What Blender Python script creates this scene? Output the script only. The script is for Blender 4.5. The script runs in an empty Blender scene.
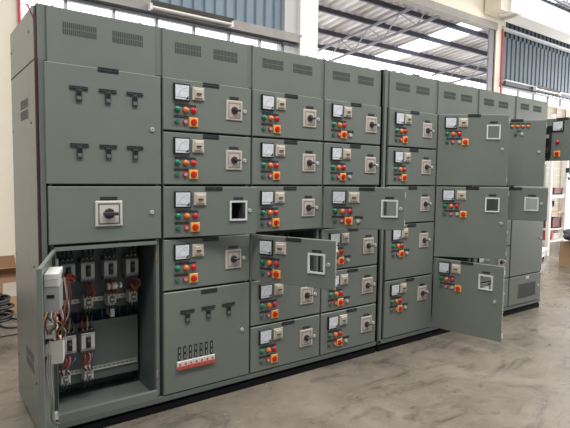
import bpy, math, random
from mathutils import Vector, Matrix
random.seed(7)
scn = bpy.context.scene
col = scn.collection
PI = math.pi

# ------------------------------------------------------------------ materials
def mat(name, rgb, rough=.5, metal=0., spec=.5, emit=None, estr=1.):
    m = bpy.data.materials.new(name); m.use_nodes = True
    b = m.node_tree.nodes['Principled BSDF']
    b.inputs['Base Color'].default_value = (*rgb, 1)
    b.inputs['Roughness'].default_value = rough
    b.inputs['Metallic'].default_value = metal
    b.inputs['Specular IOR Level'].default_value = spec
    if emit:
        b.inputs['Emission Color'].default_value = (*emit, 1)
        b.inputs['Emission Strength'].default_value = estr
    return m

def noisy(name, c1, c2, scale=3., rough=(.4, .6), detail=6., bump=0., metal=0., stretch=(1, 1, 1), pos=(.35, .65)):
    m = mat(name, c1, rough[0], metal); nt = m.node_tree; N = nt.nodes; L = nt.links
    b = N['Principled BSDF']
    tc = N.new('ShaderNodeTexCoord'); mp = N.new('ShaderNodeMapping'); mp.inputs['Scale'].default_value = stretch
    no = N.new('ShaderNodeTexNoise'); no.inputs['Scale'].default_value = scale; no.inputs['Detail'].default_value = detail
    no.inputs['Roughness'].default_value = .6
    L.new(tc.outputs['Object'], mp.inputs['Vector']); L.new(mp.outputs[0], no.inputs['Vector'])
    cr = N.new('ShaderNodeValToRGB'); cr.color_ramp.elements[0].position = pos[0]; cr.color_ramp.elements[1].position = pos[1]
    cr.color_ramp.elements[0].color = (*c1, 1); cr.color_ramp.elements[1].color = (*c2, 1)
    L.new(no.outputs['Fac'], cr.inputs['Fac']); L.new(cr.outputs['Color'], b.inputs['Base Color'])
    mr = N.new('ShaderNodeMapRange'); mr.inputs['To Min'].default_value = rough[0]; mr.inputs['To Max'].default_value = rough[1]
    L.new(no.outputs['Fac'], mr.inputs['Value']); L.new(mr.outputs[0], b.inputs['Roughness'])
    if bump:
        bp = N.new('ShaderNodeBump'); bp.inputs['Strength'].default_value = bump; bp.inputs['Distance'].default_value = .01
        L.new(no.outputs['Fac'], bp.inputs['Height']); L.new(bp.outputs[0], b.inputs['Normal'])
    return m

M = {}
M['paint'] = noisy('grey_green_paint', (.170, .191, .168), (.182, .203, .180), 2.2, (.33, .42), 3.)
M['paint_in'] = noisy('grey_green_paint_shaded', (.080, .095, .092), (.092, .107, .104), 2.2, (.4, .5), 3.)  # same paint darkened, compartment shade put into the colour
M['rustpost'] = mat('red_brown_post_paint', (.42, .20, .17), .6)
M['yard'] = mat('pale_bounce_concrete', (.5, .48, .45), .8)
M['side'] = noisy('side_sheet_paint', (.135, .152, .145), (.14, .157, .15), 1.0, (.26, .28), 2.)
M['frame'] = mat('frame_paint', (.135, .15, .134), .45)
M['ventdark'] = mat('vent_shadow_paint', (.045, .052, .048), .7)
M['mcbred'] = mat('salmon_red_busbar_cover', (.52, .09, .07), .5)
M['black'] = mat('black_plastic', (.012, .012, .014), .4)
M['plinth'] = mat('black_plinth_paint', (.006, .006, .008), .9, 0, .2)
M['gap_black'] = mat('gap_shade_black', (.015, .017, .018), .8)  # black strips set in gaps and seams to stand in for their shade
M['white'] = mat('white_plastic', (.72, .72, .70), .4)
M['dial'] = noisy('meter_dial', (.78, .80, .84), (.62, .64, .70), 60., (.2, .3), 2.)
M['beige'] = mat('beige_plastic', (.60, .54, .45), .45)
M['beige_in'] = mat('beige_plastic_shade', (.56, .50, .415), .5)
M['pinkbeige'] = mat('rose_beige_plastic', (.58, .50, .45), .45)
M['escut'] = mat('grey_escutcheon', (.30, .27, .26), .5)
M['knob'] = mat('dark_knob', (.045, .035, .04), .35)
M['green'] = mat('green_lens', (.005, .20, .09), .2)
M['orange'] = mat('orange_lens', (.85, .20, .035), .2)
M['red'] = mat('red_lens', (.60, .02, .03), .2)
M['redknob'] = mat('red_knob', (.65, .03, .008), .3)
M['yellow'] = mat('yellow_plate', (.88, .46, .10), .4)
M['steel'] = mat('chrome', (.85, .85, .85), .38, .55)
M['zinc'] = mat('zinc_rail', (.60, .58, .54), .35, .6)
M['devgrey'] = mat('grey_breaker_case', (.36, .36, .37), .5)
M['devlight'] = mat('light_contactor_case', (.58, .57, .52), .5)
M['devdark'] = mat('dark_grey_device', (.13, .13, .14), .5)
M['w_red'] = mat('red_wire', (.22, .018, .015), .45)
M['brass'] = mat('dull_brass', (.30, .20, .07), .5)
M['w_yel'] = mat('yellow_wire', (.42, .24, .06), .45)
M['w_blue'] = mat('blue_wire', (.03, .05, .16), .45)
M['w_blk'] = mat('black_wire', (.02, .02, .025), .5)
M['w_org'] = mat('orange_wire', (.36, .10, .04), .45)
M['w_wht'] = mat('white_wire', (.32, .31, .28), .5)
M['maroon'] = mat('maroon_tape', (.075, .032, .042), .6)
M['magenta'] = mat('magenta_tape', (.30, .05, .09), .6)
M['cream'] = noisy('cream_wall_paint', (.74, .68, .56), (.78, .72, .60), 1.5, (.7, .85), 4.)
M['whitewall'] = mat('white_paint', (.82, .81, .78), .6)
M['beam'] = noisy('weathered_steel_beam', (.27, .25, .235), (.34, .315, .29), 3., (.5, .7), 4.)
M['beamlight'] = mat('light_grey_steel', (.52, .52, .52), .5)
M['darksteel'] = mat('dark_purlin_steel', (.045, .045, .065), .6)
M['truss'] = mat('grey_truss_steel', (.20, .19, .22), .5)
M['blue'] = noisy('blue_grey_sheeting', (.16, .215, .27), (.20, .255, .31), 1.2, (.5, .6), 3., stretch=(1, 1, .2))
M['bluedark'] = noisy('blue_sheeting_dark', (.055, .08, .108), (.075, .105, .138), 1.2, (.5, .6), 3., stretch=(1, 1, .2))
M['trusslight'] = mat('galvanised_bar', (.36, .35, .37), .5)
M['roof'] = noisy('weathered_roof_sheet_sheen', (.36, .32, .31), (.80, .78, .80), 1.3, (.5, .7), 5., stretch=(1.6, .25, 1), pos=(.3, .7))  # pale streaks over the weathered brown stand in for reflected sky
M['lampcase'] = mat('lamp_enamel', (.66, .62, .56), .4)
M['tube'] = mat('fluorescent_tube', (.86, .86, .84), .2)
M['redpipe'] = mat('red_pipe_paint', (.55, .06, .05), .5)
M['card'] = noisy('brown_cardboard', (.36, .21, .11), (.42, .26, .15), 4., (.8, .9), 3.)
M['cardtan'] = noisy('tan_cardboard', (.40, .27, .16), (.45, .31, .19), 4., (.8, .9), 3.)
M['bag'] = noisy('dark_plastic_bag', (.03, .035, .05), (.06, .07, .09), 8., (.3, .5), 4., bump=.5)
M['maroonbox'] = mat('maroon_crate', (.16, .02, .03), .6)
M['redbag'] = mat('red_cloth', (.5, .05, .05), .7)
M['wood'] = mat('pale_wood', (.62, .42, .24), .7)
M['paintblock'] = mat('painted_block', (.36, .32, .255), .8)

# translucent window glass: bright daylight comes through
g = mat('frosted_glass', (.95, .96, 1.), .3); b = g.node_tree.nodes['Principled BSDF']
b.inputs['Transmission Weight'].default_value = 1.0; b.inputs['IOR'].default_value = 1.02
M['glass'] = g
# fibreglass skylight: translucent
m = bpy.data.materials.new('translucent_roof_light'); m.use_nodes = True; nt = m.node_tree
for n in list(nt.nodes):
    if n.type != 'OUTPUT_MATERIAL': nt.nodes.remove(n)
t = nt.nodes.new('ShaderNodeBsdfTransparent'); t.inputs[0].default_value = (.93, .94, .98, 1)
nt.links.new(t.outputs[0], nt.nodes['Material Output'].inputs[0]); M['skylight'] = m

# black engraved plate with a light unreadable line of lettering
m = mat('engraved_nameplate', (.012, .012, .014), .35); nt = m.node_tree; N = nt.nodes; L = nt.links
tc = N.new('ShaderNodeTexCoord'); sp = N.new('ShaderNodeSeparateXYZ'); L.new(tc.outputs['Object'], sp.inputs[0])
no = N.new('ShaderNodeTexNoise'); no.inputs['Scale'].default_value = 1.; no.inputs['Detail'].default_value = 1.
mp = N.new('ShaderNodeMapping'); mp.inputs['Scale'].default_value = (190, 1, 160)
L.new(tc.outputs['Object'], mp.inputs['Vector']); L.new(mp.outputs[0], no.inputs['Vector'])
gt = N.new('ShaderNodeMath'); gt.operation = 'GREATER_THAN'; gt.inputs[1].default_value = .5; L.new(no.outputs['Fac'], gt.inputs[0])
ab = N.new('ShaderNodeMath'); ab.operation = 'ABSOLUTE'; L.new(sp.outputs['Z'], ab.inputs[0])
lt = N.new('ShaderNodeMath'); lt.operation = 'LESS_THAN'; lt.inputs[1].default_value = .0040; L.new(ab.outputs[0], lt.inputs[0])
mu = N.new('ShaderNodeMath'); mu.operation = 'MULTIPLY'; L.new(gt.outputs[0], mu.inputs[0]); L.new(lt.outputs[0], mu.inputs[1])
mx = N.new('ShaderNodeMixRGB'); mx.inputs[1].default_value = (.012, .012, .014, 1); mx.inputs[2].default_value = (.075, .075, .075, 1)
L.new(mu.outputs[0], mx.inputs[0]); L.new(mx.outputs[0], N['Principled BSDF'].inputs['Base Color']); M['plate'] = m

# concrete floor: worn, brownish grey, polished
m = mat('worn_concrete', (.2, .18, .16), .4); nt = m.node_tree; N = nt.nodes; L = nt.links; b = N['Principled BSDF']
tc = N.new('ShaderNodeTexCoord')
def nz(scale, detail, rough=.6, dist=0., stretch=(1, 1, 1)):
    mp = N.new('ShaderNodeMapping'); mp.inputs['Scale'].default_value = stretch
    n = N.new('ShaderNodeTexNoise'); n.inputs['Scale'].default_value = scale; n.inputs['Detail'].default_value = detail
    n.inputs['Roughness'].default_value = rough; n.inputs['Distortion'].default_value = dist
    L.new(tc.outputs['Object'], mp.inputs[0]); L.new(mp.outputs[0], n.inputs['Vector']); return n
def ramp(src, p0, c0, p1, c1):
    r = N.new('ShaderNodeValToRGB'); e = r.color_ramp.elements
    e[0].position = p0; e[0].color = (*c0, 1); e[1].position = p1; e[1].color = (*c1, 1); L.new(src, r.inputs[0]); return r
n1 = nz(.9, 8, .62, .4); n2 = nz(5., 10, .7, .2); n3 = nz(1.5, 14, .78, 1.6, (1, 2.0, 1))
r1 = ramp(n1.outputs['Fac'], .3, (.146, .125, .100), .7, (.272, .236, .190))
r2 = ramp(n2.outputs['Fac'], .3, (.80, .80, .80), .75, (1.12, 1.12, 1.12))
r3 = ramp(n3.outputs['Fac'], .36, (.40, .40, .41), .50, (1, 1, 1))
m1 = N.new('ShaderNodeMixRGB'); m1.blend_type = 'MULTIPLY'; m1.inputs[0].default_value = 1
m2 = N.new('ShaderNodeMixRGB'); m2.blend_type = 'MULTIPLY'; m2.inputs[0].default_value = .95
L.new(r1.outputs[0], m1.inputs[1]); L.new(r2.outputs[0], m1.inputs[2]); L.new(m1.outputs[0], m2.inputs[1]); L.new(r3.outputs[0], m2.inputs[2])
L.new(m2.outputs[0], b.inputs['Base Color'])
rr = N.new('ShaderNodeMapRange'); rr.inputs['To Min'].default_value = .20; rr.inputs['To Max'].default_value = .34
L.new(n1.outputs['Fac'], rr.inputs['Value']); L.new(rr.outputs[0], b.inputs['Roughness'])
bp = N.new('ShaderNodeBump'); bp.inputs['Strength'].default_value = .12; bp.inputs['Distance'].default_value = .01
L.new(n2.outputs['Fac'], bp.inputs['Height']); L.new(bp.outputs[0], b.inputs['Normal'])
M['floor'] = m

# ------------------------------------------------------------------ mesh helpers
class MB:
    def __init__(s): s.v = []; s.f = []; s.m = []; s.mats = []; s.sm = []
    def mi(s, k):
        if k not in s.mats: s.mats.append(k)
        return s.mats.index(k)
    def add(s, vs, fs, k, smooth=False):
        o = len(s.v); s.v += [tuple(v) for v in vs]; i = s.mi(k)
        for f in fs: s.f.append([o + a for a in f]); s.m.append(i); s.sm.append(smooth)
        return s
    def box(s, x0, x1, y0, y1, z0, z1, k, bev=0.):
        if x1 < x0: x0, x1 = x1, x0
        if y1 < y0: y0, y1 = y1, y0
        if z1 < z0: z0, z1 = z1, z0
        if bev:   # chamfer the four edges of the front (-Y) face
            q = bev
            vs = [(x0, y0+q, z0), (x1, y0+q, z0), (x1, y0+q, z1), (x0, y0+q, z1), (x0+q, y0, z0+q), (x1-q, y0, z0+q), (x1-q, y0, z1-q), (x0+q, y0, z1-q),
                  (x0, y1, z0), (x1, y1, z0), (x1, y1, z1), (x0, y1, z1)]
            fs = [(4, 5, 6, 7), (0, 1, 5, 4), (1, 2, 6, 5), (2, 3, 7, 6), (3, 0, 4, 7), (0, 8, 9, 1), (1, 9, 10, 2), (2, 10, 11, 3), (3, 11, 8, 0), (8, 11, 10, 9)]
            return s.add(vs, fs, k)
        vs = [(x0, y0, z0), (x1, y0, z0), (x1, y1, z0), (x0, y1, z0), (x0, y0, z1), (x1, y0, z1), (x1, y1, z1), (x0, y1, z1)]
        return s.add(vs, [(0, 3, 2, 1), (4, 5, 6, 7), (0, 1, 5, 4), (1, 2, 6, 5), (2, 3, 7, 6), (3, 0, 4, 7)], k)
    def cyl(s, p0, p1, r0, k, r1=None, n=16, smooth=True):
        p0 = Vector(p0); p1 = Vector(p1); r1 = r0 if r1 is None else r1
        d = (p1 - p0).normalized(); a = d.orthogonal().normalized(); c = d.cross(a)
        vs = []
        for p, r in ((p0, r0), (p1, r1)):
            for i in range(n):
                t = 2 * PI * i / n; vs.append(p + a * (r * math.cos(t)) + c * (r * math.sin(t)))
        s.add(vs, [(i, (i + 1) % n, n + (i + 1) % n, n + i) for i in range(n)], k, smooth)
        s.add(vs[:n], [tuple(reversed(range(n)))], k); s.add(vs[n:], [tuple(range(n))], k)
        return s
    def dome(s, c, r, h, k, n=16, m=5):      # bulges towards -Y
        c = Vector(c); vs = []; fs = []
        for j in range(m):
            a = PI / 2 * j / m; rr = r * math.cos(a); y = -h * math.sin(a)
            for i in range(n):
                t = 2 * PI * i / n; vs.append(c + Vector((rr * math.cos(t), y, rr * math.sin(t))))
        vs.append(c + Vector((0, -h, 0)))
        for j in range(m - 1):
            for i in range(n): fs.append((j*n+i, j*n+(i+1) % n, (j+1)*n+(i+1) % n, (j+1)*n+i))
        for i in range(n): fs.append(((m-1)*n+i, (m-1)*n+(i+1) % n, m*n))
        return s.add(vs, fs, k, True)
    def tube(s, pts, r, k, n=7, sub=5):
        P = [Vector(p) for p in pts]; Q = []
        if len(P) > 2:
            E = [P[0]*2 - P[1]] + P + [P[-1]*2 - P[-2]]
            for i in range(1, len(E) - 2):
                for j in range(sub):
                    t = j / sub; a, b_, c, d = E[i-1], E[i], E[i+1], E[i+2]
                    Q.append(.5*((2*b_) + (c-a)*t + (2*a-5*b_+4*c-d)*t*t + (-a+3*b_-3*c+d)*t*t*t))
            Q.append(P[-1])
        else: Q = P
        vs = []; up = None
        for i, q in enumerate(Q):
            d = (Q[min(i+1, len(Q)-1)] - Q[max(i-1, 0)]).normalized()
            if up is None: up = d.orthogonal().normalized()
            a = (up - d*up.dot(d)).normalized(); c = d.cross(a); up = a
            for j in range(n):
                t = 2*PI*j/n; vs.append(q + a*(r*math.cos(t)) + c*(r*math.sin(t)))
        fs = [(i*n+j, i*n+(j+1) % n, (i+1)*n+(j+1) % n, (i+1)*n+j) for i in range(len(Q)-1) for j in range(n)]
        s.add(vs, fs, k, True); s.add(vs[:n], [tuple(reversed(range(n)))], k); s.add(vs[-n:], [tuple(range(n))], k)
        return s
    def mesh(s, name):
        me = bpy.data.meshes.new(name); me.from_pydata(s.v, [], s.f)
        for k in s.mats: me.materials.append(M[k])
        for p, i, sm in zip(me.polygons, s.m, s.sm): p.material_index = i; p.use_smooth = sm
        me.update(); return me
    def build(s, name, parent=None, loc=(0, 0, 0), rz=0):
        return put(s.mesh(name), name, parent, loc, rz)

def put(me, name, parent=None, loc=(0, 0, 0), rz=0.):
    o = bpy.data.objects.new(name, me); col.objects.link(o); o.location = loc; o.rotation_euler = (0, 0, rz)
    if parent: o.parent = parent
    return o
def thing(name, label, cat, loc=(0, 0, 0), rz=0., group=None):
    o = put(None, name, None, loc, rz); tag(o, label, cat, group); return o
def tag(o, label, cat, group=None):
    o['label'] = label; o['category'] = cat
    if group: o['group'] = group
    return o
def struct(mb, name, loc=(0, 0, 0)):
    o = mb.build(name, None, loc); o['kind'] = 'structure'; return o

# ------------------------------------------------------------------ door-mounted devices (shared meshes, origin on the door face)
def plate_mesh(w, h):
    return MB().box(-w/2, w/2, -.003, 0, -h/2, h/2, 'plate').mesh('nameplate')
P_NAME = plate_mesh(.120, .025); P_STRIP = plate_mesh(.148, .013); P_STRIP_S = plate_mesh(.098, .013); P_ISO = plate_mesh(.070, .016); P_ISO_L = plate_mesh(.10, .018)
b = MB(); w, h = .056, .054
b.box(-w, w, -.014, 0, -h, h, 'black', .003)
b.box(-w+.009, w-.009, -.0155, -.0138, -h+.009, h-.009, 'dial')
# needle pivot, arc scale and needle
b.add([(w-.012, -.0158, -h+.012), (w-.012, -.0158, -h+.034), (w-.022, -.0158, -h+.028), (w-.034, -.0158, -h+.012)], [(0, 1, 2, 3)], 'black')
arc = [(w-.016+.072*math.cos(a), -.0158, -h+.014+.072*math.sin(a)) for a in [PI/2+.05+i*(PI/2-.12)/14 for i in range(15)]]
arc2 = [(w-.016+.069*math.cos(a), -.0158, -h+.014+.069*math.sin(a)) for a in [PI/2+.05+i*(PI/2-.12)/14 for i in range(15)]]
b.add(arc+arc2, [(i, i+1, 16+i, 15+i) for i in range(14)], 'devgrey')
b.box(-w+.016, w-.02, -.0162, -.0157, -h+.020, -h+.023, 'devdark')
AMMETER = b.mesh('ammeter')
b = MB(); b.box(-.042, .042, -.010, 0, -.0415, .0415, 'beige', .003); b.box(-.030, .030, -.017, -.009, -.030, .030, 'beige_in', .004)
b.box(-.017, .017, -.026, -.016, -.0035, .0035, 'knob', .001); SELECTOR = b.mesh('selector_switch')
def lamp_mesh(k):
    b = MB(); b.cyl((0, 0, 0), (0, -.007, 0), .0225, 'devdark', .020); b.dome((0, -.007, 0), .0195, .016, k); return b.mesh('pilot_lamp')
LAMP = {k: lamp_mesh(k) for k in ('green', 'orange', 'red')}
def btn_mesh(k, k2):
    b = MB(); b.cyl((0, 0, 0), (0, -.010, 0), .0185, k, .0165); b.cyl((0, -.0095, 0), (0, -.013, 0), .011, k2); return b.mesh('push_button')
BTN = {'green': btn_mesh('devdark', 'green'), 'red': btn_mesh('red', 'devgrey'), 'cream': btn_mesh('devgrey', 'beige')}
b = MB(); b.box(-.031, .031, -.008, 0, -.0305, .0305, 'yellow', .003); b.cyl((0, -.007, 0), (0, -.018, 0), .023, 'redknob', .019)
b.box(-.007, .007, -.026, -.013, -.017, .017, 'redknob', .002); MSWITCH = b.mesh('emergency_switch')
b = MB(); W, H = .064, .067
b.box(-W, W, -.007, 0, -H, H, 'pinkbeige', .003)
for (x0, x1, z0, z1) in ((-.048, .048, .046, .053), (-.048, .048, -.053, -.046), (-.048, -.041, -.046, .046), (.041, .048, -.046, .046)):
    b.box(x0, x1, -.0085, -.0065, z0, z1, 'escut')
b.cyl((0, -.006, 0), (0, -.018, 0), .027, 'knob', .024, 8, False); b.box(-.010, .040, -.032, -.017, -.007, .007, 'knob', .003)
BRK = b.mesh('breaker_handle')
b = MB(); W, H = .080, .076
b.box(-W, W, -.008, 0, -H, H, 'lampcase', .004)
for (x0, x1, z0, z1) in ((-.064, .064, .055, .062), (-.064, .064, -.062, -.055), (-.064, -.057, -.055, .055), (.057, .064, -.055, .055)):
    b.box(x0, x1, -.0095, -.0075, z0, z1, 'devdark')
b.cyl((0, -.007, 0), (0, -.022, 0), .034, 'knob', .030, 8, False); b.box(-.040, .045, -.045, -.020, -.010, .010, 'knob', .003)
BRK_L = b.mesh('isolator_handle')
b = MB(); b.cyl((0, 0, 0), (0, -.008, 0), .0135, 'steel', .012); b.cyl((0, -.008, 0), (0, -.0085, 0), .006, 'black'); b.box(-.0015, .0015, -.0105, -.008, -.006, .006, 'steel')
LOCK = b.mesh('door_lock')
b = MB(); b.box(-.050, .050, -.006, 0, -.009, .009, 'plate'); b.box(-.016, .016, -.010, 0, -.074, -.009, 'ventdark', .002)
b.box(-.011, .011, -.013, -.009, -.040, -.016, 'black'); b.box(-.011, .011, -.0115, -.009, -.066, -.046, 'frame')
TSW = b.mesh('test_terminal')
def winframe_mesh(w, h):
    b = MB(); t = .012
    for (x0, x1, z0, z1) in ((-w, w, h-t, h), (-w, w, -h, -h+t), (-w, -w+t, -h+t, h-t), (w-t, w, -h+t, h-t)): b.box(x0, x1, -.009, .0, z0, z1, 'white')
    return b.mesh('window_frame')
WINF = winframe_mesh(.064, .068)

HX, HZ, HW, HH = .522, -.170, .052, .056        # breaker window in an open door

def door_mesh(w, h, hole=None, mk='paint', T=.022):
    """pan-shaped steel door, local: x 0..w, z 0..-h, front at y=0, returns towards +y"""
    b = MB(); q = .004
    xs = [q, w-q]; zs = [-h+q, -q]
    if hole:
        hx0, hx1, hz0, hz1 = hole; xs = [q, hx0, hx1, w-q]; zs = [-h+q, hz0, hz1, -q]
    for y, flip in ((0., 0), (.0022, 1)):
        for i in range(len(xs)-1):
            for j in range(len(zs)-1):
                if hole and i == 1 and j == 1: continue
                vs = [(xs[i], y, zs[j]), (xs[i+1], y, zs[j]), (xs[i+1], y, zs[j+1]), (xs[i], y, zs[j+1])]
                b.add(vs, [(0, 1, 2, 3) if not flip else (3, 2, 1, 0)], mk)
    if hole:
        for (x0, x1, z0, z1) in ((hx0, hx1, hz0, hz0), (hx0, hx1, hz1, hz1)): b.add([(x0, 0, z0), (x1, 0, z0), (x1, .0022, z0), (x0, .0022, z0)], [(0, 1, 2, 3)], mk)
        for x in (hx0, hx1): b.add([(x, 0, hz0), (x, 0, hz1), (x, .0022, hz1), (x, .0022, hz0)], [(0, 1, 2, 3)], mk)
    o = [(0, q, -h), (w, q, -h), (w, q, 0), (0, q, 0)]; i_ = [(q, 0, -h+q), (w-q, 0, -h+q), (w-q, 0, -q), (q, 0, -q)]
    b.add(o+i_, [(0, 1, 5, 4), (1, 2, 6, 5), (2, 3, 7, 6), (3, 0, 4, 7)], mk)
    t = .0022
    b.box(0, t, q, T, -h, 0, mk); b.box(w-t, w, q, T, -h, 0, mk); b.box(t, w-t, q, T, -t, 0, mk); b.box(t, w-t, q, T, -h, -h+t, mk)
    # inner return lips
    b.box(t, .016, T-t, T, -h+t, -t, mk); b.box(w-.016, w-t, T-t, T, -h+t, -t, mk); b.box(.016, w-.016, T-t, T, -.016, -t, mk); b.box(.016, w-.016, T-t, T, -h+t, -h+.016, mk)
    return b

GAP = .007
def make_door(cab, x0, w, zt, zb, ang=0., window=False, name='door'):
    h = zt - zb - 2*GAP
    hole = (HX-HW-GAP, HX+HW-GAP, HZ-HH+GAP, HZ+HH+GAP) if window else None
    d_ = door_mesh(w - 2*GAP, h, hole).build(name, cab, (x0 + GAP, 0, zt - GAP), -math.radians(ang))
    if 20 < ang < 100:      # bright latch tongues on the free edge of a swung door
        for z in (-.035, -h + .075):
            MB().box(w-2*GAP, w-2*GAP+.005, .006, .018, z-.040, z, 'white').build('latch', d_)
    return d_
def fit(d, me, x, z, name, label=None, y=0.):     # x from column edge, z from the row line
    o = put(me, name, d, (x - GAP, y, z + GAP))
    if label: o['label'] = label
    return o
def motor_kit(d, extra=False, window=False, wide=1.0, stretchY=0., lamps=True):
    fit(d, P_NAME, .345, -.021, 'nameplate')
    fit(d, AMMETER, .131, -.090, 'ammeter')
    fit(d, SELECTOR, .248, -.088, 'selector_switch')
    fit(d, P_STRIP, .160, -.169, 'nameplate')
    fit(d, P_STRIP_S if not extra else P_STRIP, .128 if not extra else .15, -.243, 'nameplate')
    fit(d, LAMP['green'], .101, -.198, 'pilot_lamp', 'green pilot lamp'); fit(d, LAMP['orange'], .160, -.198, 'pilot_lamp', 'orange pilot lamp')
    fit(d, LAMP['red'], .215, -.198, 'pilot_lamp', 'red pilot lamp')
    fit(d, BTN['green'], .101, -.274, 'push_button', 'green push button'); fit(d, BTN['red'], .157, -.274, 'push_button', 'red ringed push button')
    sx = .216 if not extra else .210
    fit(d, MSWITCH, sx, -.273, 'rotary_switch', 'red knob on a yellow plate')
    if extra: fit(d, BTN['cream'], .284, -.273, 'push_button', 'cream push button'); fit(d, P_ISO, .285, -.243, 'nameplate')
    fit(d, P_ISO, .522, -.087, 'nameplate')
    if window: fit(d, WINF, HX, HZ, 'window_frame', 'white frame around an empty breaker cut-out')
    else: fit(d, BRK, HX, HZ, 'breaker_handle')
    fit(d, LOCK, .608, -.170 if not (window and extra == 'low') else -.3, 'door_lock')

# ------------------------------------------------------------------ cabinets
D = .83; FY = .026           # body front frame behind the doors
def vent_grille():
    b = MB()
    for j in range(2):
        for i in range(17):
            x = -.088 + i*.011; z0 = -.034 + j*.036
            b.box(x-.0032, x+.0032, -.0012, 0, z0, z0+.031, 'ventdark')
    return b.mesh('vent_grille')
VENT = vent_grille()
b = MB()
b.cyl((0, 0, 0), (0, 0, .006), .010, 'darksteel'); ring = [(.010*math.cos(t), 0, .015+.010*math.sin(t)) for t in [i*2*PI/12 for i in range(13)]]
b.tube(ring, .003, 'darksteel', 6, 1); EYE = b.mesh('lifting_eye')

def cabinet(X, w, top, label, rows, open_rows=(), left=0., right=0., back_y=.45, group='cabinets of the switchboard row'):
    """rows = list of row-line heights, top to bottom. left/right widen the outer frame posts."""
    c = thing('switchgear_cabinet', label, 'electrical cabinet', (X, 0, 0), 0, group)
    b = MB(); t = .012; x0, x1 = -left, w + right
    b.box(x0, x0+t+left*.0, FY, D, .075, top, 'side'); b.box(x1-t, x1, FY, D, .075, top, 'side')
    b.box(x0+t, x1-t, FY, D, top-t, top, 'frame'); b.box(x0+t, x1-t, D-t, D, .075, top-t, 'frame'); b.box(x0+t, x1-t, FY, D-t, .075, .105, 'frame')
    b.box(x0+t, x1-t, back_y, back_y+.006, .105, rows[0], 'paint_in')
    # front posts, rails at every row line
    b.box(x0, .026, FY-.004, FY+.03, rows[0]+.002, top, 'paint'); b.box(w-.034, x1, FY-.004, FY+.03, rows[0]+.002, top, 'paint')
    b.box(x0, .026, FY, FY+.03, .1, rows[0]+.002, 'paint'); b.box(w-.034, x1, FY, FY+.03, .1, rows[0]+.002, 'paint')
    b.box(-min(left, .009), .009, FY-.003, FY, .1, rows[0]+.002, 'gap_black'); b.box(w-.009, w+min(right, .009), FY-.003, FY, .1, rows[0]+.002, 'gap_black')
    if left: b.box(x0, -.009, .008 if left < .05 else .02, FY, .1, rows[0]+.002, 'frame' if left < .05 else 'gap_black')
    for sx in (.004, w-.034): b.box(sx, sx+.003, FY-.0055, FY-.004, rows[0]+.004, top-.002, 'frame')
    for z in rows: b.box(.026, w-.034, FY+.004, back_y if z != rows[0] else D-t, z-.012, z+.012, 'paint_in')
    for z in rows[1:]: b.box(.026, w-.034, FY-.001, FY+.004, z-.012, z+.012, 'gap_black')
    b.box(x0, x1, .0, FY+.03, .068, .100, 'frame')
    b.box(.026, w-.034, FY+.002, FY+.004, rows[0], top-t, 'frame')
    # inner side sheets of the compartments
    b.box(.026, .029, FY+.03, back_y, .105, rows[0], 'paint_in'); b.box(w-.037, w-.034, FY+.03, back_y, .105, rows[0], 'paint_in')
    b.build('body', c)
    MB().box(x0+.01, x1-.01, .03, D-.02, 0, .068, 'plinth').box(x0, x1, .008, .03, .0, .046, 'plinth').box(x0, x1, .018, .03, .046, .068, 'plinth').build('plinth', c)
    vp = MB().box(.010, w-.036, .012, FY, rows[0]-.012, top-.004, 'paint', .002).build('vent_panel', c)
    zc = rows[0] + .190
    put(VENT, 'vent_grille', vp, (.185, .012, zc)); put(VENT, 'vent_grille', vp, (.460, .012, zc))
    for x in (.06, w-.10): put(EYE, 'lifting_eye', c, (x, .10, top))
    return c

z1, z2, z3, z4, z5, z6, z7 = 2.163, 1.824, 1.479, 1.136, .791, .451, .100
T1, T2 = 2.462, 2.478
CX = [0., .668, 1.336, 2.006, 2.748, 3.427, 4.10, 4.815]
CW = [.668, .668, .670, .648, .679, .673, .715, .722]

# --- cabinet 1: incomer with the open lower compartment
c1 = cabinet(CX[0], CW[0], T1, 'wide end cabinet at far left with open bottom compartment showing breakers and wiring', [z1, z3, z4], left=.036)
d = make_door(c1, -.016, .684, z1, z3)
fit(d, P_NAME, .354, -.014, 'nameplate')
for zz in (-.133, -.455):
    for xx in (.186, .349, .510): fit(d, TSW, xx, zz, 'test_terminal')
fit(d, LOCK, .619, -.338, 'door_lock')
d = make_door(c1, -.008, .676, z3, z4)
fit(d, P_ISO_L, .340, -.078, 'nameplate'); fit(d, BRK_L, .340, -.168, 'isolator_handle'); fit(d, LOCK, .606, -.168, 'door_lock')
# open door seen from inside
d1 = make_door(c1, .004, .634, z4-.012, .112, 107.5)
def dbox(name, x0, x1, y0, y1, za, zb, k, label=None, k2=None):
    b = MB().box(x0, x1, y0, y1, za-(z4-.012-GAP), zb-(z4-.012-GAP), k)
    if k2: b.box(x1, x1+.002, y0+.012, y1-.022, (za+zb)/2+.012-(z4-.012-GAP), (za+zb)/2+.028-(z4-.012-GAP), k2)
    o = b.build(name, d1)
    if label: o['label'] = label
    return o
dz = z4-.012-GAP
dbox('terminal_block', .18, .40, .006, .072, 1.025, 1.050, 'white'); dbox('terminal_block', .20, .402, .006, .066, .990, 1.023, 'devlight')
dbox('relay', .20, .40, .004, .072, .852, .988, 'devgrey', None, 'black')
dbox('terminal_block', .26, .40, .004, .052, .730, .800, 'white')
dbox('relay', .30, .40, .022, .084, .600, .715, 'devlight')
dbox('terminal_block', .26, .395, .004, .040, .640, .700, 'devlight')
rnd = random.Random(3)
def dwire(pts, k, r=.0035):
    MB().tube([(x, y, z-dz) for x, y, z in pts], r, k).build('wire', d1)
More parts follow.
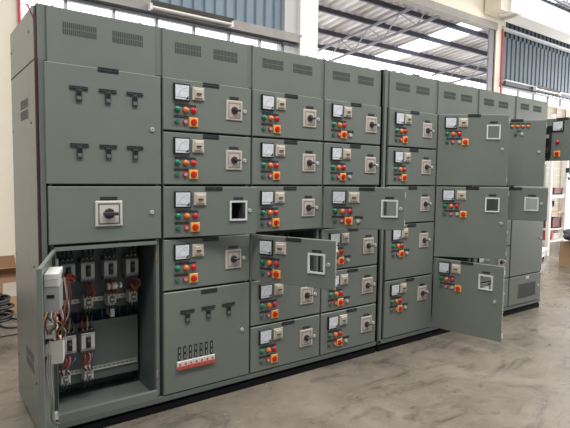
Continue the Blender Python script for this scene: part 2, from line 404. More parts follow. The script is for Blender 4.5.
for i in range(9):
    k = ['w_red', 'w_yel', 'w_blk', 'w_wht', 'w_org', 'w_blk', 'w_yel', 'w_red', 'w_wht'][i]
    y = .012 + .0085*i
    dwire([(.39, y, .87), (.41+rnd.uniform(0, .02), y+rnd.uniform(-.015, .015), .84), (.42, y+rnd.uniform(-.02, .03), .80), (.40, y+rnd.uniform(-.02, .02), .76), (.39, y+.008, .715)], k)
for i in range(5):
    dwire([(.39, .095+.004*i, 1.03), (.40, .105+.005*i, .95), (.41, .100+rnd.uniform(-.01, .02), .86), (.40, .085+.005*i, .78), (.38, .08, .72)], ['w_wht', 'w_org', 'w_blk', 'w_red', 'w_blk'][i], .004)
for i in range(3):
    dwire([(.40, .015+.008*i, .65), (.41, .010+.01*i, .55), (.42, .03+.004*i, .42), (.36, .02+.004*i, .30), (.25, .03+.01*i, .22)], 'w_wht', .0028)
# interior: mounting plates, rails, devices
PY = .300
MB().box(.032, .612, PY, PY+.003, .665, 1.10, 'paint_in').build('mounting_plate', c1)  # upper plate: darker paint carries its shade
MB().box(.032, .612, PY, PY+.003, .200, .590, 'frame').build('mounting_plate', c1)  # lower plate: lighter paint, as if better lit
def rail(zc, x0, x1):
    b = MB().box(x0, x1, PY-.008, PY, zc-.014, zc-.011, 'zinc').box(x0, x1, PY-.008, PY, zc+.011, zc+.014, 'zinc').box(x0, x1, PY-.002, PY, zc-.011, zc+.011, 'zinc')
    n = int((x1-x0)/.03)
    for i in range(n): b.box(x0+.008+i*.03, x0+.022+i*.03, PY-.0025, PY-.002, zc-.003, zc+.003, 'devdark')
    b.build('din_rail', c1)
rail(.735, .04, .60); rail(.275, .04, .605)
b = MB(); b.box(-.042, .042, -.072, 0, -.056, .056, 'devgrey', .003); b.box(-.042, .042, -.060, 0, .056, .076, 'black'); b.box(-.042, .042, -.060, 0, -.072, -.056, 'devdark')
b.box(-.040, -.014, -.0745, -.071, -.040, .044, 'devlight'); b.box(.018, .040, -.0745, -.071, -.040, .044, 'devlight')
for i in range(3): b.cyl((-.026+.026*i, -.055, .076), (-.026+.026*i, -.055, .084), .0055, 'steel', n=10)
MCCB = b.mesh('circuit_breaker')
b = MB(); b.box(-.012, .014, -.084, -.070, -.034, .034, 'black', .002); b.box(-.006, .008, -.094, -.083, .004, .018, 'devdark'); TOG = b.mesh('breaker_toggle')
b = MB(); b.box(-.028, .028, -.070, 0, -.040, .040, 'devlight', .003); b.box(-.014, .014, -.078, -.068, -.022, .020, 'devdark', .002)
for i in range(3):
    for s in (-1, 1): b.cyl((-.019+.019*i, -.071, .031*s), (-.019+.019*i, -.0735, .031*s), .005, 'black', n=8)
b.box(-.010, .010, -.081, -.077, -.006, .006, 'zinc'); b.box(-.022, .022, -.055, 0, -.062, -.040, 'devdark')
CONT = b.mesh('contactor')
spots = [(.150, .935, .135, .0, 1), (.268, .935, .268, .737, 0), (.410, .935, .415, .737, 0), (.552, .935, .556, .737, 0), (.150, .480, .125, .270, 2), (.263, .480, .264, .270, 0)]
def wire(pts, k, r=.0045): return MB().tube(pts, r, k).build('wire', c1)
for (mx_, mz, kx, kz, kind) in spots:
    m_ = put(MCCB, 'circuit_breaker', c1, (mx_, PY, mz)); put(TOG, 'breaker_toggle', m_)
    for i in range(3):
        x = mx_-.026+.026*i; top = mz + .155 if mz > .7 else mz+.16
        kk = 'w_blk' if mz > .7 else ['w_red', 'w_yel', 'w_blue'][i]
        wire([(x, PY-.055, mz+.080), (x+rnd.uniform(-.012, .012), PY-.065, mz+.115), (x+rnd.uniform(-.02, .02), PY-.03, min(top, 1.10))], kk, .0055)
    if kz:
        put(CONT, 'contactor', c1, (kx, PY-.008, kz))
        for i in range(3):
            x = mx_-.026+.026*i; xe = kx-.019+.019*i; kk = ['w_red', 'w_org', 'w_blue'][i] if kind != 0 or mz < .7 else ['w_red', 'w_red', 'w_org'][i]
            wire([(x, PY-.05, mz-.070), (x+rnd.uniform(-.012, .012), PY-.085, (mz*.55+kz*.45)), (xe+rnd.uniform(-.02, .02), PY-.095, mz*.3+kz*.7), (xe, PY-.075, kz+.034)], kk, .006)
            wire([(xe, PY-.074, kz-.034), (xe+rnd.uniform(-.01, .01), PY-.07, kz-.075), (xe+rnd.uniform(-.03, .03), PY-.02, kz-.10)], 'w_blk', .004)
b = MB()
for i, (k, r) in enumerate((('beige', .022), ('w_org', .020), ('beige', .022), ('white', .021), ('devdark', .022), ('white', .020))):
    b.cyl((.365+i*.015, .16, .838), (.380+i*.015, .16, .838), r, k)
o = b.build('ferrule_roll', c1); o['label'] = 'white and orange roll in front of the breakers'
b = MB(); b.dome((.165, .215, .905), .022, .03, 'red'); b.box(.130, .160, .18, .225, .905, .94, 'redbag'); o = b.build('indicator_cap', c1); o['label'] = 'red cap'
o = MB().box(.035, .062, .07, .13, .995, 1.055, 'white', .003).build('relay', c1); o['label'] = 'small light grey relay'
wire([(.545, .215, .86), (.58, .19, .855), (.585, .185, .82), (.55, .185, .80), (.53, .19, .83)], 'w_org', .006)
for i in range(14):      # dark cables crossing between the two plates and along the top
    x = .06 + i*.038
    wire([(x, .36, 1.09), (x+rnd.uniform(-.02, .02), .345, .85), (x+rnd.uniform(-.03, .03), .34, .62), (x+.01, .36, .50)], 'w_blk' if i % 4 else 'w_blue', .009)
o = MB().box(.400, .424, .20, PY, .625, .675, 'devgrey', .003).build('cable_clamp', c1)
MB().box(.630, .640, .018, .024, 1.00, 1.045, 'brass').build('hinge', c1)['label'] = 'brass coloured catch'
MB().box(.632, .642, .018, .024, .235, .285, 'escut').build('hinge', c1)
MB().box(.004, .030, -.020, .020, .135, .185, 'white', .004).build('hinge', c1)['label'] = 'white hinge block'
MB().box(.026, .634, -.001, .03, .100, .150, 'paint').build('sill', c1)
MB().box(.026, .634, .002, .03, z4-.030, z4-.008, 'paint').build('header', c1)
# left end sheets, tape strip
SX = -.048
b = MB()
b.box(SX, SX+.012, .045, .10, .02, T1-.01, 'side')
b.add([(SX, .10, .02), (SX, D-.012, .02), (SX, D, .032), (SX, D, T1-.012), (SX, D-.012, T1), (SX, .10, T1)], [(0, 1, 2, 3, 4, 5)][::-1], 'side')
b.box(SX+.0005, SX+.012, .10, D, .02, T1, 'side'); sp = b.build('side_panel', c1)
b = MB()
for (y, z) in ((.06, 2.168), ): b.box(SX-.0008, SX+.001, .045, D, 2.163, 2.171, 'gap_black')
b.build('panel_seam', sp)
def side_grille(y0, y1, za, zb):
    b = MB()
    for j in range(2):
        for i in range(9):
            y = y0 + (y1-y0)*(i+.5)/9; zz = za + (zb-za)*j/2
            b.box(SX-.0015, SX, y-.006, y+.006, zz+.006, zz+(zb-za)/2-.006, 'devdark')
    b.build('vent_grille', sp)
side_grille(.25, .50, 1.86, 1.99); side_grille(.25, .50, .33, .46)
for (y, z) in ((.19, 2.344), (.80, 2.335), (.176, 1.831), (.80, 1.82), (.18, 1.0), (.80, 1.0), (.18, .3), (.80, .3)):
    MB().cyl((SX, y, z), (SX-.003, y, z), .007, 'black', n=10).build('screw', sp)
b = MB(); b.box(SX-.001, SX+.010, .026, .045, .9, 2.40, 'maroon'); b.box(SX+.010, SX+.020, .034, .045, .07, 2.44, 'gap_black')
b.tube([(SX+.006, .034, 2.37), (SX-.016, .04, 2.42), (SX-.030, .05, 2.455)], .005, 'magenta'); b.tube([(SX+.006, .034, 2.37), (SX+.03, .03, 2.42), (SX+.05, .03, 2.46)], .003, 'magenta')
b.build('edge_tape', c1)['label'] = 'maroon tape down the front corner'

# --- cabinet 2
c2 = cabinet(CX[1], CW[1], T1, 'second cabinet from the left, its bottom door carrying a red and white breaker row', [z1, z2, z3, z4, z5])
motor_kit(make_door(c2, 0, .668, z1, z2)); motor_kit(make_door(c2, 0, .668, z2, z3))
motor_kit(make_door(c2, 0, .668, z3, z4, 8., True), window=True)
motor_kit(make_door(c2, 0, .668, z4, z5))
d = make_door(c2, 0, .668, z5, z7)
fit(d, P_NAME, .335, -.030, 'nameplate')
for xx, zz in ((.172, -.146), (.328, -.143), (.486, -.143)): fit(d, TSW, xx, zz, 'test_terminal')
fit(d, LOCK, .597, -.343, 'door_lock')
b = MB(); b.box(-.0195, .0195, -.012, 0, -.022, .026, 'white', .002); b.box(-.0195, .0195, -.016, -.008, -.030, -.004, 'mcbred', .002); b.box(-.006, .006, -.018, -.011, .004, .014, 'redknob'); MCB = b.mesh('miniature_breaker')
P_V = MB().box(-.0095, .0095, -.003, 0, -.045, .045, 'black').box(-.003, .003, -.0035, -.003, -.036, -.010, 'devgrey').box(-.003, .003, -.0035, -.003, .006, .034, 'devgrey').mesh('nameplate')
for i in range(7):
    x = .114 + i*.040
    fit(d, MCB, x, -.503, 'miniature_breaker', 'white breaker with red lower edge'); fit(d, P_V, x-.001, -.425, 'nameplate')

# --- cabinet 3
c3 = cabinet(CX[2], CW[2], T1, 'third cabinet from the left, one low door swung out over its own front', [z1, z2, z3, z4, z5, z6])
for a, bb in ((z1, z2), (z2, z3), (z3, z4), (z5, z6), (z6, z7)): motor_kit(make_door(c3, 0, .670, a, bb))
motor_kit(make_door(c3, 0, .664, z4, z5, 65., True), window=True)
def innards(c, x0, x1, za, zb):
    MB().box(x0, x1, .34, .343, za, zb, 'paint_in').build('mounting_plate', c)
    m_ = put(MCCB, 'circuit_breaker', c, (x1-.11, .34, (za+zb)/2+.02)); put(TOG, 'breaker_toggle', m_)
    put(CONT, 'contactor', c, (x1-.26, .34, (za+zb)/2+.03)); put(CONT, 'contactor', c, (x1-.36, .34, (za+zb)/2+.03))
    for i in range(3):
        k = ['w_red', 'w_org', 'w_blk'][i]
        MB().tube([(x1-.136+.026*i, .285, (za+zb)/2+.095), (x1-.17+.02*i, .22, (za+zb)/2+.125), (x1-.28+.02*i, .265, (za+zb)/2+.062)], .006, k).build('wire', c)
        MB().tube([(x1-.38+.02*i, .268, (za+zb)/2+.060), (x1-.40+.02*i, .23, (za+zb)/2+.11), (x1-.5+.03*i, .30, (za+zb)/2+.13)], .005, ['w_yel', 'w_blk', 'w_red'][i]).build('wire', c)
innards(c3, .05, .60, z5+.03, z4-.03)

# --- cabinet 4
c4 = cabinet(CX[3], CW[3], T1, 'fourth cabinet from the left, beside the dark gap, one middle door swung out', [z1, z2, z3, z4, z5, z6], right=.004)
for a, bb in ((z1, z2), (z2, z3), (z4, z5), (z5, z6), (z6, z7)): motor_kit(make_door(c4, 0, .648, a, bb), True)
motor_kit(make_door(c4, 0, .645, z3, z4, 46., True), True, True)
innards(c4, .05, .58, z4+.03, z3-.03)
# --- cabinet 5
c5 = cabinet(CX[4], CW[4], T2, 'fifth cabinet from the left, just right of the dark gap, all doors closed', [z1, z2, z3, z4, .63], left=.060)
for a, bb, e in ((z1, z2, False), (z2, z3, False), (z4, .63, True), (.63, z7, True)): motor_kit(make_door(c5, 0, .679, a, bb), e)
d = make_door(c5, 0, .679, z3, z4)
fit(d, P_NAME, .345, -.021, 'nameplate'); fit(d, P_ISO, .522, -.087, 'nameplate'); fit(d, BRK, HX, HZ, 'breaker_handle'); fit(d, LOCK, .608, -.170, 'door_lock')
MB().box(-.058, -.030, .000, .04, .075, T2, 'paint').build('edge_post', c5)
# --- cabinet 6: three big open doors
c6 = cabinet(CX[5], CW[5], T2, 'sixth cabinet from the left with three tall doors swung open one above another', [z1, z3, z5])
def bigkit(d, lockz):
    fit(d, P_NAME, .338, -.018, 'nameplate'); fit(d, AMMETER, .122, -.086, 'ammeter'); fit(d, SELECTOR, .238, -.084, 'selector_switch')
    fit(d, P_STRIP, .150, -.166, 'nameplate'); fit(d, P_STRIP, .160, -.236, 'nameplate')
    fit(d, LAMP['green'], .093, -.190, 'pilot_lamp', 'green pilot lamp'); fit(d, LAMP['orange'], .148, -.190, 'pilot_lamp', 'orange pilot lamp'); fit(d, LAMP['red'], .203, -.190, 'pilot_lamp', 'red pilot lamp')
    fit(d, BTN['green'], .093, -.264, 'push_button', 'green push button'); fit(d, BTN['red'], .148, -.264, 'push_button', 'red ringed push button')
    fit(d, BTN['cream'], .206, -.264, 'push_button', 'cream push button'); fit(d, MSWITCH, .262, -.266, 'rotary_switch', 'red knob on a yellow plate')
    fit(d, P_ISO, .518, -.080, 'nameplate'); fit(d, WINF, HX-.004, HZ, 'window_frame', 'white frame around an empty breaker cut-out'); fit(d, LOCK, .604, lockz, 'door_lock')
bigkit(make_door(c6, 0, .666, z1, z3, 41., True), -.330)
bigkit(make_door(c6, 0, .666, z3, z5, 48., True), -.341)
bigkit(make_door(c6, 0, .680, z5, z7, 80., True), -.330)
innards(c6, .05, .60, z4+.18, z1-.3); innards(c6, .05, .60, z5+.05, z4-.02)
m_ = put(MCCB, 'circuit_breaker', c6, (.40, .34, .60)); put(TOG, 'breaker_toggle', m_)
for x in (.12, .2, .28): put(CONT, 'contactor', c6, (x, .34, .66))
# --- cabinet 7
c7 = cabinet(CX[6], CW[6], T2, 'second cabinet from the right end, its tall upper door has four orange lamps', [z1, z3, z4, .806, .44])
d = make_door(c7, 0, .668, z1, z3, 44.)
P_O = MB().box(-.020, .020, -.003, 0, -.006, .006, 'plate').mesh('nameplate')
for i, x in enumerate((.328, .380, .431, .483)):
    fit(d, LAMP['orange'], x, -.073, 'pilot_lamp', 'orange pilot lamp').scale = (.8, .8, .8); fit(d, P_O, x, -.046, 'nameplate')
fit(d, P_NAME, .375, -.014, 'nameplate'); fit(d, BTN['green'], .365, -.150, 'push_button', 'green push button'); fit(d, BTN['cream'], .425, -.150, 'push_button', 'cream push button')
fit(d, P_O, .395, -.122, 'nameplate'); fit(d, LOCK, .598, -.328, 'door_lock')
hole = (HX-HW-GAP, HX+HW-GAP, HZ-HH+GAP, HZ+HH+GAP)
d = make_door(c7, 0, .672, z3, z4, 62., True)
fit(d, P_NAME, .375, -.019, 'nameplate'); fit(d, P_ISO, .522, -.087, 'nameplate'); fit(d, WINF, HX, HZ, 'window_frame', 'white frame around an empty breaker cut-out'); fit(d, LOCK, .612, -.162, 'door_lock')
innards(c7, .05, .60, z4+.03, z3-.03)
for a, bb in ((z4, .806), (.806, .44), (.44, z7)): motor_kit(make_door(c7, 0, .709, a, bb))
# --- cabinet 8
c8 = cabinet(CX[7], CW[7], T2, 'cabinet at the right end, grille low down, small top door swung far out', [2.183, 1.745, z4, .44])
d = make_door(c8, 0, .68, 2.200, 1.745, 90.)
fit(d, AMMETER, .462, -.090, 'ammeter'); fit(d, MSWITCH, .462, -.376, 'rotary_switch', 'red knob on a yellow plate')
fit(d, P_NAME, .50, -.018, 'nameplate')
fit(d, LAMP['red'], .462, -.255, 'pilot_lamp', 'red pilot lamp')
fit(d, MB().box(-.024, .024, -.04, 0, -.17, .16, 'black', .004).box(-.018, .018, -.045, -.039, -.12, -.06, 'maroon').box(-.018, .018, -.045, -.039, .03, .07, 'devgrey').mesh('relay_housing'), .372, -.245, 'relay_housing', 'black relay housing')
make_door(c8, 0, .722, 1.745, z4)
d = make_door(c8, 0, .722, z4, .44); fit(d, LOCK, .655, -.28, 'door_lock')
d = make_door(c8, 0, .722, .44, z7)
fit(d, MB().box(-.035, .035, -.002, 0, -.016, .016, 'white').box(-.026, .026, -.0025, -.002, -.002, .001, 'devgrey').mesh('nameplate'), .395, -.036, 'nameplate', 'white paper label')
fit(d, LOCK, .655, -.16, 'door_lock')
b = MB(); b.box(-.195, .195, -.003, 0, -.085, .085, 'devdark')
for i in range(12): b.box(-.188, .188, -.005, -.003, -.080+i*.0135, -.073+i*.0135, 'ventdark')
fit(d, b.mesh('vent_grille'), .397, -.183, 'vent_grille')

# sealing cord lying along the cabinet tops
b = MB(); pts = []
for i in range(22):
    x = 2.35 + i*.10; zt = T1 if x < 2.60 else T2
    pts.append((x, .12+.02*math.sin(i*1.7), zt+.026+.008*math.sin(i*2.3)))
b.tube(pts, .004, 'devdark', 6, 3)
tag(b.build('lashing_cord'), 'thin dark cord lying along the tops of the middle cabinets', 'cord')
b = MB(); b.cyl((0, 0, 0), (0, 0, .02), .02, 'black'); b.cyl((.05, 0, 0), (.05, 0, .02), .02, 'black'); b.box(-.02, .07, -.006, .006, .004, .016, 'black')
tag(b.build('shackle', None, (3.13, .06, T2)), 'small black shackle on top of the fifth cabinet', 'shackle')

# ------------------------------------------------------------------ setting
b = MB(); b.add([(-9, -12, 0), (30, -12, 0), (30, 16, 0), (-9, 16, 0)], [(0, 1, 2, 3)], 'floor'); struct(b, 'floor')
WY = 3.8
# back wall: masonry below the windows, cream panel at the left, block wall at the right
b = MB(); b.box(-9, .46, WY, WY+.2, 0, 6.6, 'cream'); struct(b, 'wall_back_left')
b = MB(); b.box(.46, 4.62, WY, WY+.2, 0, 2.95, 'cream'); struct(b, 'wall_back_lower')
b = MB(); b.box(5.02, 10.5, WY, WY+.2, 0, 2.2, 'cream'); struct(b, 'wall_back_middle')
b = MB(); b.box(10.8, 14.95, WY, WY+.2, 0, 3.55, 'paintblock')  # ends early, leaving an unseen opening added to brighten the floor
for i in range(18): b.box(10.8, 14.95, WY-.002, WY, .19*i+.186, .19*i+.192, 'beige_in')
struct(b, 'wall_back_right')
# window strips
def window(n, x0, x1, za, zb, mulls, rows):
    f = MB()
    for x in [x0] + mulls + [x1]: f.box(x-.018, x+.018, WY+.02, WY+.08, za, zb, 'beamlight')
    f.box(x0, x1, WY+.02, WY+.08, zb-.015, zb+.02, 'beamlight'); f.box(x0, x1, WY+.02, WY+.08, za-.02, za+.02, 'beamlight')
    for z in rows: f.box(x0, x1, WY+.045, WY+.055, z-.005, z+.005, 'beamlight')
    w = f.build('window_%d' % n); w['kind'] = 'structure'
    p = MB().box(x0, x1, WY+.058, WY+.062, za, zb, 'skylight').build('pane', w)
window(1, .48, 4.36, 2.97, 3.73, [1.02, 1.62, 2.21, 2.78, 3.37, 3.93], [3.09, 3.21, 3.33, 3.45, 3.57])
window(2, 10.95, 14.6, 3.57, 3.80, [11.7, 12.45, 13.2, 13.9], [])
def corr(x0, x1, za, zb, y, k, pitch=.18, dep=.035):
    b = MB(); x = x0; pr_ = []
    while x < x1:
        pr_ += [(x, y), (x+pitch*.62, y), (x+pitch*.72, y+dep), (x+pitch*.90, y+dep)]; x += pitch
    vs = [(px, py, za) for px, py in pr_] + [(px, py, zb) for px, py in pr_]; n = len(pr_)
    b.add(vs, [(i, i+1, n+i+1, n+i) for i in range(n-1)], k); return b
def trim(n, *boxes):
    b = MB()
    for bx in boxes: b.box(*bx)
    return struct(b, 'trim_%d' % n)
window(4, 10.95, 19., 6.35, 7.35, [12, 13, 14, 15, 16, 17, 18], [6.85])  # unseen glazing above the view, added for a bright streak on the floor
struct(corr(.46, 4.42, 3.86, 6.6, WY+.06, 'blue'), 'wall_cladding_left')
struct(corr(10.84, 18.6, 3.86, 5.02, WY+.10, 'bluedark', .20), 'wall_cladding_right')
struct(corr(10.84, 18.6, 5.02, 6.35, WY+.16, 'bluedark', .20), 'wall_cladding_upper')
trim(1, (.46, 4.66, WY-.12, WY+.04, 3.86, 3.89, 'beam'), (.46, 4.62, WY-.12, WY-.105, 3.755, 3.86, 'beam'), (.46, 4.62, WY-.105, WY+.04, 3.755, 3.78, 'darksteel'))
trim(2, (4.38, 4.64, WY-.02, WY+.2, 0, 6.6, 'beamlight')); 
o = trim(3, (4.64, 5.02, WY-.10, WY+.25, 0, 6.6, 'whitewall'))
trim(4, (10.50, 10.71, WY-.03, WY+.02, 0, 5.20, 'cream'))
trim(5, (10.26, 10.44, WY-.01, WY+.03, 0, 5.02, 'truss'), (10.44, 10.50, WY, WY+.03, 0, 5.02, 'gap_black'))
trim(6, (4.9, 10.52, WY-.05, WY+.12, 5.03, 5.19, 'beam'))
struct(MB().box(4.9, 10.9, WY-.02, WY+.2, 5.19, 7.4, 'cream'), 'wall_back_upper')
trim(7, (10.80, 18.6, WY-.04, WY+.06, 5.12, 5.17, 'beamlight'))
trim(8, (10.80, 18.6, WY-.14, WY-.08, 3.81, 3.90, 'darksteel'), (10.80, 18.6, WY-.14, WY+.04, 3.90, 3.93, 'beamlight'))
trim(9, (10.25, 18.6, 3.28, 3.60, 5.29, 5.80, 'whitewall'), (10.55, 18.6, 3.22, 3.66, 5.24, 5.29, 'whitewall'), (9.95, 10.55, 3.35, 3.75, 5.30, 6.0, 'cream'))
# neighbouring hall seen through the high opening
RS = .10; RZ = 6.5
def rz_(y): return RZ - RS*(y-WY)
def roofsheet(x0, x1, y0, y1, k, name):
    b = MB(); x = x0; pr_ = []; pitch = .30
    while x < x1-.01:
        pr_ += [(x, 0), (x+pitch*.42, 0), (x+pitch*.52, .08), (x+pitch*.90, .08)]; x += pitch
    pr_.append((x1, 0))
    vs = [(px, y0, rz_(y0)+pz) for px, pz in pr_] + [(px, y1, rz_(y1)+pz) for px, pz in pr_]; n = len(pr_)
    b.add(vs, [(i, i+1, n+i+1, n+i) for i in range(n-1)], k); return struct(b, name)
YE = 10.0
roofsheet(2., 12.80, WY+.2, YE, 'roof', 'ceiling_neighbour_left')
roofsheet(12.80, 13.95, WY+.2, YE, 'skylight', 'window_3')
roofsheet(13.95, 24., WY+.2, YE, 'roof', 'ceiling_neighbour_right')
for i, y in enumerate((4.5, 5.45, 6.51, 7.55, 8.78, 9.84)):
    trim(10+i, (2., 24., y-.04, y+.04, rz_(y)-.15, rz_(y)-.02, 'darksteel'))
def truss(X, label):
    t = thing('roof_truss', label, 'roof truss', (X, WY+.3, rz_(WY+.3)-.24), 0, 'roof trusses of the neighbouring hall')
    L_ = YE-WY-.4
    def zt(s): return -RS*s
    MB().add([(-.03, 0, -.03), (.03, 0, -.03), (.03, 0, .03), (-.03, 0, .03), (-.03, L_, zt(L_)-.03), (.03, L_, zt(L_)-.03), (.03, L_, zt(L_)+.03), (-.03, L_, zt(L_)+.03)],
             [(0, 1, 2, 3), (7, 6, 5, 4), (0, 4, 5, 1), (1, 5, 6, 2), (2, 6, 7, 3), (3, 7, 4, 0)], 'truss').build('top_chord', t)
    dd = .50
    MB().add([(-.03, 0, -.03-dd), (.03, 0, -.03-dd), (.03, 0, .03-dd), (-.03, 0, .03-dd), (-.03, L_, zt(L_)-.03-dd), (.03, L_, zt(L_)-.03-dd), (.03, L_, zt(L_)+.03-dd), (-.03, L_, zt(L_)+.03-dd)],
             [(0, 1, 2, 3), (7, 6, 5, 4), (0, 4, 5, 1), (1, 5, 6, 2), (2, 6, 7, 3), (3, 7, 4, 0)], 'truss').build('bottom_chord', t)
    n = 10; st = L_/n
    for i in range(n):
        a, c_ = i*st, (i+1)*st
        za, zb = (zt(a), zt(c_)-dd) if i % 2 == 0 else (zt(a)-dd, zt(c_))
        MB().cyl((0, a, za), (0, c_, zb), .020, 'trusslight', n=8).build('web_bar', t)
truss(10.15, 'steel lattice roof truss crossing the left half of the high opening')
truss(16.1, 'steel lattice roof truss low in the right corner of the high opening')

# fluorescent fittings on the beams
def fluor(x0, z, label):
    t = thing('fluorescent_light', label, 'fluorescent light', (x0, WY-.12, z), 0, 'fluorescent fittings on the beams')
    MB().box(0, 1.27, -.06, .0, -.02, .045, 'lampcase').add([(0, -.05, -.01), (1.27, -.05, -.01), (1.27, -.15, .055), (0, -.15, .055)], [(0, 1, 2, 3), (3, 2, 1, 0)], 'beam').build('housing', t)
    MB().cyl((.03, -.09, -.012), (1.24, -.09, -.012), .016, 'tube').build('lamp_tube', t)
    MB().box(-.005, .03, -.11, -.03, -.05, .035, 'white').build('end_cap', t); MB().box(1.24, 1.275, -.11, -.03, -.05, .035, 'white').build('end_cap', t)
    return t
fluor(2.02, 3.80, 'fluorescent tube fitting on the beam above the second cabinet')
fluor(12.05, 3.86, 'small distant fluorescent tube fitting below the right-hand blue cladding')

b = MB().cyl((.485, WY-.03, 0), (.485, WY-.03, 6.5), .018, 'redpipe')
tag(b.build('red_pipe'), 'thin red pipe rising beside the cream wall at far left', 'pipe')
b = MB().cyl((10.735, WY-.05, 0), (10.735, WY-.05, 5.1), .022, 'redpipe')
tag(b.build('red_pipe'), 'thin red pipe along the cream pillar left of the right-hand cladding', 'pipe')
for x, lab in ((12.97, 'red-brown upright post against the block wall, nearest the right cabinet end'), (13.54, 'red-brown upright post against the block wall, middle of three'), (14.08, 'red-brown upright post against the block wall, nearest the picture edge')):
    b = MB().box(x-.016, x+.016, WY-.05, WY-.02, 0, 3.52, 'rustpost'); tag(b.build('wall_post'), lab, 'post', 'red-brown posts on the block wall')

# far left: cardboard box and cable pile on the floor
t = thing('cardboard_box', 'brown cardboard box against the cream wall at far left', 'box', (.06, 3.50, 0), .1)
b = MB(); b.box(-.34, .34, -.2, .2, 0, .42, 'card'); b.build('carton', t)
MB().add([(-.34, -.2, .42), (.34, -.2, .42), (.36, -.30, .50), (-.32, -.30, .50)], [(0, 1, 2, 3), (3, 2, 1, 0)], 'card').build('flap', t)
MB().add([(-.34, .2, .42), (.34, .2, .42), (.34, .26, .56), (-.34, .26, .56)], [(0, 1, 2, 3), (3, 2, 1, 0)], 'card').build('flap', t)
MB().box(.10, .30, -.202, -.2, .16, .32, 'beige').build('paper_label', t)
b = MB()
for i in range(9):
    r = .30 + .05*math.sin(i*2.1); cx, cy = -.12+.03*math.cos(i*1.3), 2.98+.03*math.sin(i*1.7)
    pts = [(cx+r*math.cos(a), cy+r*.6*math.sin(a), .018+.030*i+.008*math.sin(3*a+i)) for a in [k*2*PI/20 for k in range(21)]]
    b.tube(pts, .017, 'w_blk', 8, 1)
b.tube([(.15, 2.95, .02), (.3, 2.75, .01), (.24, 2.55, .01), (.10, 2.60, .01), (.05, 2.8, .02)], .010, 'w_blk')
tag(b.build('cable_coil'), 'pile of thick black cable coiled on the floor at far left', 'cable')
b = MB().tube([(-2.2, 2.25, .006), (-1, 2.30, .006), (-.1, 2.30, .006), (.6, 2.34, .006)], .006, 'w_blk')
tag(b.build('floor_cable'), 'thin dark cable lying straight across the floor at far left', 'cable')

# far right: rack, crates, hook, box with bag, trolley, white door leaf
t = thing('storage_rack', 'white steel storage rack standing behind the right cabinet end', 'rack', (9.95, 2.1, 0))
for x, y in ((.02, .0), (.70, .0), (.02, .5), (.70, .5)): MB().box(x-.04, x+.04, y-.03, y+.03, 0, 2.9, 'whitewall').build('post', t)
for z in (.30, .55, .90, 1.22): MB().box(0, .72, -.01, .51, z-.03, z+(.04 if z == 1.22 else .0), 'whitewall' if z != .90 else 'wood').build('shelf', t)
def crate(x, y, z, w, dd, h, k, label):
    b = MB(); e = .02
    b.box(x, x+w, y, y+dd, z, z+.02, k); b.box(x, x+w, y, y+e, z, z+h, k); b.box(x, x+w, y+dd-e, y+dd, z, z+h, k); b.box(x, x+e, y+e, y+dd-e, z, z+h, k); b.box(x+w-e, x+w, y+e, y+dd-e, z, z+h, k)
    b.box(x-.01, x+w+.01, y-.01, y, z+h-.03, z+h, k)
    tag(b.build('crate'), label, 'crate')
crate(10.20, 2.12, 1.262, .36, .3, .14, 'maroonbox', 'small maroon crate on the top shelf of the white rack')
crate(10.20, 2.12, .55, .38, .3, .22, 'maroonbox', 'maroon crate below the wooden shelf of the white rack')
b = MB(); b.dome((10.33, 2.35, 1.02), .13, .13, 'devgrey'); b.box(10.2, 10.45, 2.2, 2.4, .902, 1.0, 'beige'); b.cyl((10.50, 2.3, .905), (10.50, 2.3, 1.12), .05, 'devdark')
tag(b.build('machine_part'), 'grey machine part lying on the wooden rack shelf', 'machine part')
b = MB(); b.dome((10.12, 2.18, .44), .13, .10, 'redbag'); b.box(10.02, 10.28, 2.15, 2.4, .302, .50, 'redbag', .03)
tag(b.build('cloth_bag'), 'red cloth bag on the low shelf of the white rack', 'bag')
b = MB(); b.box(10.32, 10.60, 2.14, 2.4, .302, .44, 'whitewall', .02); b.box(10.36, 10.56, 2.16, 2.36, .44, .50, 'pinkbeige', .02)
tag(b.build('parcel'), 'pale wrapped parcel beside the red bag on the rack', 'parcel')
t = thing('hoist_hook', 'dark hook hanging on a red-brown chain above the rack', 'hook', (10.53, 1.98, 1.62))
MB().cyl((0, 0, .20), (0, 0, 5.77), .018, 'rustpost').build('chain', t)
b = MB().box(-.10, .10, -.04, .04, .10, .20, 'black', .01); b.tube([(0, 0, .10), (.04, 0, .06), (.05, 0, .0), (0, 0, -.04), (-.05, 0, .0)], .018, 'black'); b.build('hook', t)
for z in (.30, .42, .52): MB().box(.02, .12, -.01, .01, z-.012, z+.012, 'maroon').build('chain_tag', t)
# white door leaf at the right edge
b = MB(); b.box(10.80, 12.9, 2.20, 2.26, 0, 2.9, 'whitewall'); b.box(10.80, 12.9, 2.19, 2.20, 1.17, 1.24, 'beamlight'); b.box(10.80, 10.86, 2.18, 2.20, 0, 2.9, 'beamlight')
o = struct(b, 'door_1')
t = thing('cardboard_box', 'tan cardboard carton on the floor at the right edge, bag on top', 'box', (9.22, 1.10, 0), 0)
MB().box(-.33, .42, -.45, .25, 0, .44, 'cardtan').build('carton', t)
b = MB()
n, m_ = 18, 9; vs = []; fs = []
for j in range(m_+1):
    ph = PI*j/m_
    for i in range(n):
        th = 2*PI*i/n; r = 1+.16*math.sin(3*th+j)+.08*math.sin(7*th-2*j)
        vs.append((.44*r*math.sin(ph)*math.cos(th), .34*r*math.sin(ph)*math.sin(th), .11*math.cos(ph)*(1+.15*math.sin(5*th))))
for j in range(m_):
    for i in range(n): fs.append((j*n+i, (j+1)*n+i, (j+1)*n+(i+1) % n, j*n+(i+1) % n))
b.add(vs, fs, 'bag', True); o = b.build('plastic_bag', None, (9.13, 1.05, .575)); tag(o, 'crumpled dark plastic bag slumped on the tan carton', 'bag')
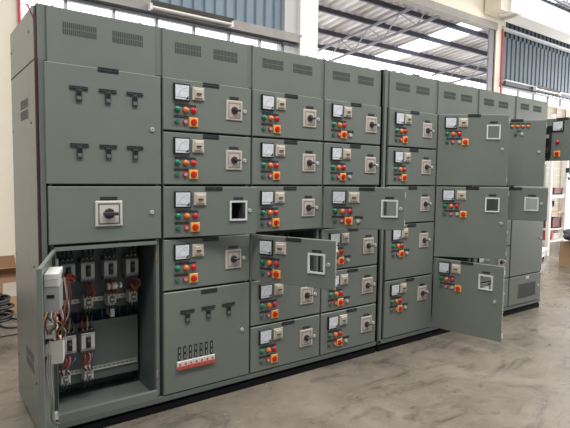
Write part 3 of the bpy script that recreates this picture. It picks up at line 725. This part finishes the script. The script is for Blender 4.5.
t = thing('trolley', 'low dark trolley with a pale top on the floor behind the right cabinet end', 'trolley', (9.1, 1.95, 0), .3)
MB().box(-.35, .35, -.2, .2, .19, .23, 'whitewall').build('deck', t); MB().box(-.33, .33, -.18, .18, .07, .17, 'black').build('chassis', t)
for x in (-.28, .28):
    for y in (-.15, .15): MB().cyl((x, y-.015, .035), (x, y+.015, .035), .035, 'black').build('wheel', t)
b = MB(); b.box(-.2, .15, -.12, .12, 0, .12, 'devdark', .02); b.dome((.0, -.05, .14), .10, .08, 'maroonbox'); b.tube([(-.2, -.1, .1), (-.1, -.15, .2), (.1, -.1, .22), (.2, -.05, .08)], .015, 'w_blk')
tag(b.build('tool_pile', None, (9.02, 1.95, .232)), 'dark tools and hose heaped on the low trolley', 'tools')
b = MB(); b.box(-9, 19.2, -9, WY+.2, 7.4, 7.5, 'roof'); struct(b, 'unseen_ceiling')  # out of view, added to keep overhead sky light out
b = MB().add([(-9, WY+.2, .002), (30, WY+.2, .002), (30, 16, .002), (-9, 16, .002)], [(0, 1, 2, 3)], 'yard'); struct(b, 'floor_neighbour_bounce')  # unseen pale surface added to bounce light up onto the neighbouring roof
b = MB(); b.box(-9, 19.2, -9.2, -9, 0, 7.4, 'blue'); struct(b, 'unseen_wall_front')  # behind the camera, added to darken the lower cabinet fronts
b = MB(); b.box(-9.2, -9, -9, WY, 0, 7.4, 'blue'); struct(b, 'unseen_wall_left')  # out of view, added and coloured blue to cool the light
# unseen right end wall, its big doorway added to house the area light
b = MB(); X = 19.
b.box(X, X+.2, -9, -3.2, 0, 7.4, 'cream'); b.box(X, X+.2, 3.3, WY, 0, 7.4, 'cream'); b.box(X, X+.2, -3.2, 3.3, 5.0, 7.4, 'cream'); struct(b, 'unseen_wall_right')

# ------------------------------------------------------------------ light
def area(name, loc, rot, sx, sy, e, colr):
    l = bpy.data.lights.new(name, 'AREA'); l.shape = 'RECTANGLE'; l.size = sx; l.size_y = sy; l.energy = e; l.color = colr
    o = bpy.data.objects.new(name, l); col.objects.link(o); o.location = loc; o.rotation_euler = rot; return o
area('added_door_daylight', (18.9, .05, 2.5), (0, math.radians(90), 0), 4.8, 6.4, 1150, (1, .99, .97))  # daylight from the right, in an added opening placed to light the floor
area('roof_fill', (3.5, -2.6, 7.35), (0, 0, 0), 18, 1.4, 1150, (1, .985, .955))  # area strips added overhead to brighten the cabinet tops
area('roof_fill', (3.5, .8, 7.35), (0, 0, 0), 18, .8, 280, (1, .985, .955))
area('neighbour_daylight', (9., 13., 2.5), (math.radians(100), 0, 0), 16, 4, 5000, (1, 1, 1))
w = bpy.data.worlds.new('World'); scn.world = w; w.use_nodes = True
bg = w.node_tree.nodes['Background']; bg.inputs[0].default_value = (.96, .98, 1.0, 1); bg.inputs[1].default_value = 2.8

# ------------------------------------------------------------------ camera
yaw, pitch, roll = math.radians(36.52), math.radians(4.09), math.radians(.757)
F = Vector((math.sin(yaw)*math.cos(pitch), math.cos(yaw)*math.cos(pitch), -math.sin(pitch)))
R = Vector((math.cos(yaw), -math.sin(yaw), 0)); U = R.cross(F)
R2 = R*math.cos(roll) + U*math.sin(roll); U2 = -R*math.sin(roll) + U*math.cos(roll)
cam = bpy.data.cameras.new('Camera'); co = bpy.data.objects.new('Camera', cam); col.objects.link(co)
mt = Matrix((R2, U2, -F)).transposed().to_4x4(); mt.translation = Vector((-.614, -3.04, 1.537)); co.matrix_world = mt
cam.sensor_width = 36.; cam.lens = 506./570.*36.; cam.clip_end = 200
scn.camera = co
vs_ = scn.view_settings; vs_.view_transform = 'Standard'; vs_.look = 'None'; vs_.gamma = 1.; vs_.exposure = .12; vs_.use_curve_mapping = False
